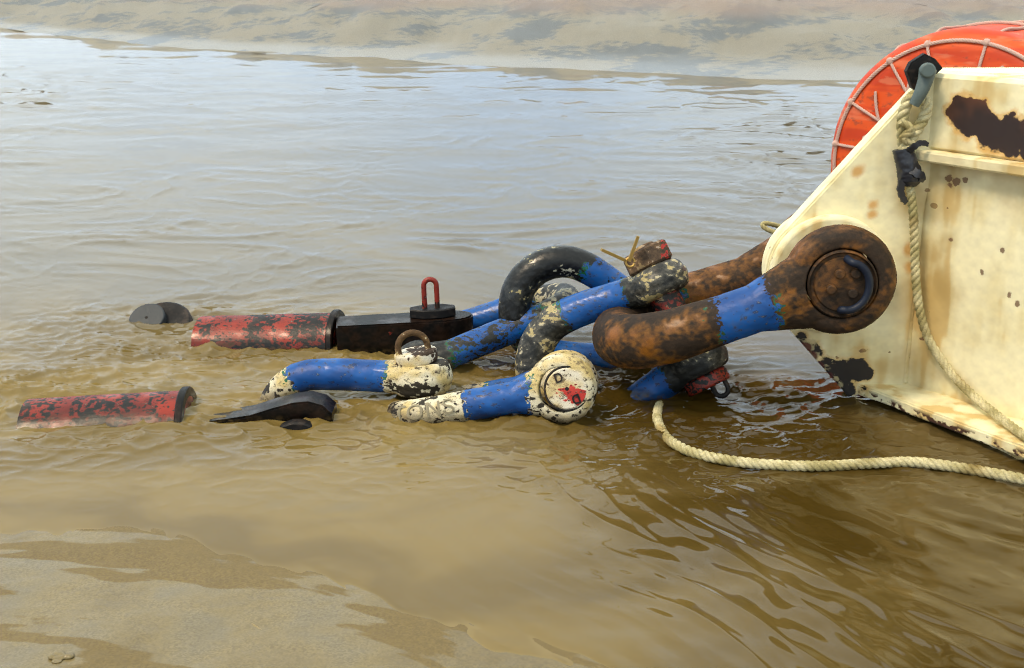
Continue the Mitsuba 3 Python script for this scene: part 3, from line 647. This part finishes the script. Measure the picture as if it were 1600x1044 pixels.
def net(points, R=.0060):
    put('fender_buoy__net_rope', trimesh.util.concatenate(rope(points, R, .035, 6, 4)), 'mat_net', 40)
rng = np.random.default_rng(4)
for l0 in (RIM, RIM + .42, RIM + .85):
    net([on_buoy(l0, a) for a in np.linspace(0, 2 * math.pi, 49)], .0075)
for i in range(15):
    a = i * 2 * math.pi / 15 + .06 + rng.uniform(-.05, .05)
    net([on_buoy(l, a + .12 * (RIM - l)) for l in np.linspace(RIM - .31, RIM, 7)])
    net([on_buoy(l, a + .05 * math.sin(6 * (l - RIM))) for l in np.linspace(RIM, RIM + 1.0, 9)])
    side = 1 if i % 3 else -1
    net([on_buoy(RIM - .14 + .085 * q, a + .12 * (.14 - .085 * q) + side * .21 * q) for q in np.linspace(0, 1, 5)])
    if i % 2: net([on_buoy(RIM - .20 + .09 * q, a + .12 * .15 - side * .26 * q) for q in np.linspace(0, 1, 5)])
    kn = on_buoy(RIM, a, .010)
    put('fender_buoy__knot', roughen(trimesh.Trimesh(trimesh.creation.icosphere(2, .013).vertices * A([1, .8, 1.1]) + kn, trimesh.creation.icosphere(2, .013).faces, process=False), .004, 60, i), 'mat_net', True)
note('fender_buoy', 'large orange buoy in a pink white rope net behind the white hull', 'buoy')

# ------------------------------------------------------------------ ropes
def laid_rope(key, points, R, pitch, label):
    for s in rope(points, R, pitch, 10): put(key + '__strand', s, 'mat_rope', 40)
    note(key, label, 'rope')
laid_rope('hanging_rope', [A([1.1991, 3.775, 0.8143]), A([1.2005, 3.765, 0.7649]), A([1.2215, 3.765, 0.7058]), A([1.2423, 3.76, 0.5911]), A([1.2578, 3.755, 0.4501]), A([1.278, 3.745, 0.3287]), A([1.3118, 3.72, 0.2271]), A([1.364, 3.66, 0.1452]), A([1.4107, 3.575, 0.0949]), A([1.4401, 3.43, 0.0777]), A([1.4626, 3.285, 0.0696]), A([1.4809, 3.09, 0.0719]), A([1.4977, 2.9, 0.0699])],
    .0140, .066, 'thick cream rope hanging down the white hull from its black top shackle')
# its eye splice (two legs through the small shackle, tucked below)
for q in rope([A([1.1998, 3.775, 0.8065]), A([1.1858, 3.775, 0.8745]), A([1.1831, 3.77, 0.9309]), A([1.1935, 3.765, 0.9696]), A([1.2156, 3.765, 0.981]), A([1.2439, 3.765, 0.9658]), A([1.2491, 3.765, 0.9315]), A([1.2283, 3.765, 0.8854]), A([1.2051, 3.765, 0.8429]), A([1.1982, 3.77, 0.8072])], .018, .075, 10): put('hanging_rope__eye_strand', q, 'mat_rope', 40)
for q in rope([A([1.1731, 3.755, 0.9058]), A([1.2029, 3.745, 0.884]), A([1.1799, 3.75, 0.8565]), A([1.2126, 3.75, 0.8372]), A([1.1888, 3.755, 0.8171])], .012, .07, 8): put('hanging_rope__splice_strand', q, 'mat_rope', 40)
tp = catmull([A([1.1909, 3.77, 0.8228]), A([1.2053, 3.765, 0.7767]), A([1.2163, 3.765, 0.7414]), A([1.2172, 3.765, 0.7098])], 8)
tw = tube(tp, np.interp(np.arange(len(tp)), [0, 8, 15, 20, 24], [.029, .033, .036, .034, .024]), 26)
tw = roughen(refine(tw, .007), .005, 30, 6, .002, 90)
put('hanging_rope__tape', tw, 'mat_tape', 35)
def flap(pts, wd_, th=.004):
    p = catmull(pts, 5); t = np.gradient(p, axis=0); t /= np.linalg.norm(t, axis=1, keepdims=True)
    sd = np.cross(t, A([.3, -1, .2])); sd /= np.linalg.norm(sd, axis=1, keepdims=True); nn = np.cross(sd, t)
    w_ = wd_ * (1 - .35 * np.linspace(0, 1, len(p)) + .15 * np.sin(np.arange(len(p)) * 1.7))[:, None]
    hs = [trimesh.Trimesh(np.vstack([p[k:k + 2] + sd[k:k + 2] * w_[k:k + 2] * a + nn[k:k + 2] * th * b for a in (-1, 1) for b in (-1, 1)])).convex_hull for k in range(len(p) - 1)]
    return tri(m3.Manifold.batch_boolean([mani(h) for h in hs], m3.OpType.Add))
put('hanging_rope__tape_flap', flap([A([1.1995, 3.74, 0.8193]), A([1.2142, 3.73, 0.8361]), A([1.2342, 3.735, 0.845]), A([1.2557, 3.74, 0.8386])], .010), 'mat_tape', 30)
put('hanging_rope__tape_flap', flap([A([1.211, 3.735, 0.7618]), A([1.2282, 3.725, 0.7517]), A([1.2442, 3.73, 0.7431]), A([1.2415, 3.735, 0.7267])], .014), 'mat_tape', 30)
put('hanging_rope__tape_flap', flap([A([1.1898, 3.745, 0.7289]), A([1.1848, 3.74, 0.7023]), A([1.1928, 3.74, 0.6786]), A([1.2078, 3.745, 0.6599])], .012), 'mat_tape', 30)
laid_rope('floating_rope', [A([0.7242, 4.4272, -0.12]), A([0.5858, 4.0887, -0.05]), A([0.4966, 3.835, -0.012]), A([0.4578, 3.6639, 0.006]), A([0.4488, 3.5347, 0.014]), A([0.4637, 3.4018, 0.016]), A([0.5249, 3.3016, 0.016]), A([0.6325, 3.2442, 0.014]), A([0.7542, 3.2209, 0.012]), A([0.8788, 3.2162, 0.012]), A([1.008, 3.23, 0.014]), A([1.1352, 3.2346, 0.016]), A([1.2468, 3.1928, 0.016]), A([1.3366, 3.1474, 0.016]), A([1.4498, 3.0815, 0.016]), A([1.6286, 3.0221, 0.016])],
    .0150, .062, 'cream rope curving out of the water and floating towards the right edge')
laid_rope('rope_loop', [A([1.0002, 4.1, 0.4697]), A([0.9394, 4.12, 0.472]), A([0.8993, 4.14, 0.4834]), A([0.87, 4.15, 0.4946]), A([0.856, 4.16, 0.5059]), A([0.8709, 4.17, 0.5106]), A([0.9153, 4.18, 0.4996]), A([0.9914, 4.18, 0.4795])], .0085, .04, 'small loop of cream rope poking out behind the tip of the white hull')
# small black shackle at the top corner
k = 'rope_shackle'
put(k + '__cheek', prism([(1.1802, 1.0527), (1.1912, 1.0789), (1.2307, 1.105), (1.2627, 1.0901), (1.2883, 1.0621), (1.2637, 1.0395), (1.2335, 1.0151), (1.2184, 0.9924), (1.2019, 1.0037)], [0, 3.765, 0], PX, PZ, -.035, 0, .005), 'mat_black', 30)
lk = catmull([A([1.236, 3.745, 1.0617]), A([1.2298, 3.74, 1.0304]), A([1.2166, 3.735, 0.9915]), A([1.2023, 3.74, 0.957])], 6)
put(k + '__link', tube(lk, np.linspace(.026, .016, len(lk)), 20), 'mat_teal', 40)
put(k + '__pin_head', rounded_disc(A([1.2246, 3.715, 1.0604]), [-.1, -1, .05], .022, .03, .006, 28), 'mat_teal', 30)
note(k, 'small dark shackle holding the rope at the top corner of the white hull', 'shackle')
# clods on the near sand
def clod(c, w, seed, label):
    r2 = np.random.default_rng(seed)
    c[2] = float(ground_z(A([c[0]]), A([c[1]]))[0])
    ms = []
    for q in range(9):
        m = trimesh.creation.icosphere(2, w * r2.uniform(.16, .34))
        m.vertices = m.vertices * A([1.3, 1, .55]) + c + A([r2.uniform(-w, w), r2.uniform(-w, w) * .6, .002])
        ms.append(mani(m))
    m = refine(m3.Manifold.batch_boolean(ms, m3.OpType.Add), .004)
    m = roughen(m, .005, 70, seed)
    kk = put('sand_clod', m, 'mat_sand', True, uv=lambda v: v[:, :2])
    note(kk, label, 'clod')
clod(A([-0.8986, 2.2036, 0.06]), .030, 3, 'crumbled clod of wet sand, the farther of the two on the near shore')
clod(A([-0.7916, 2.141, 0.06]), .030, 6, 'crumbled clod of wet sand, the nearer of the two on the shore')
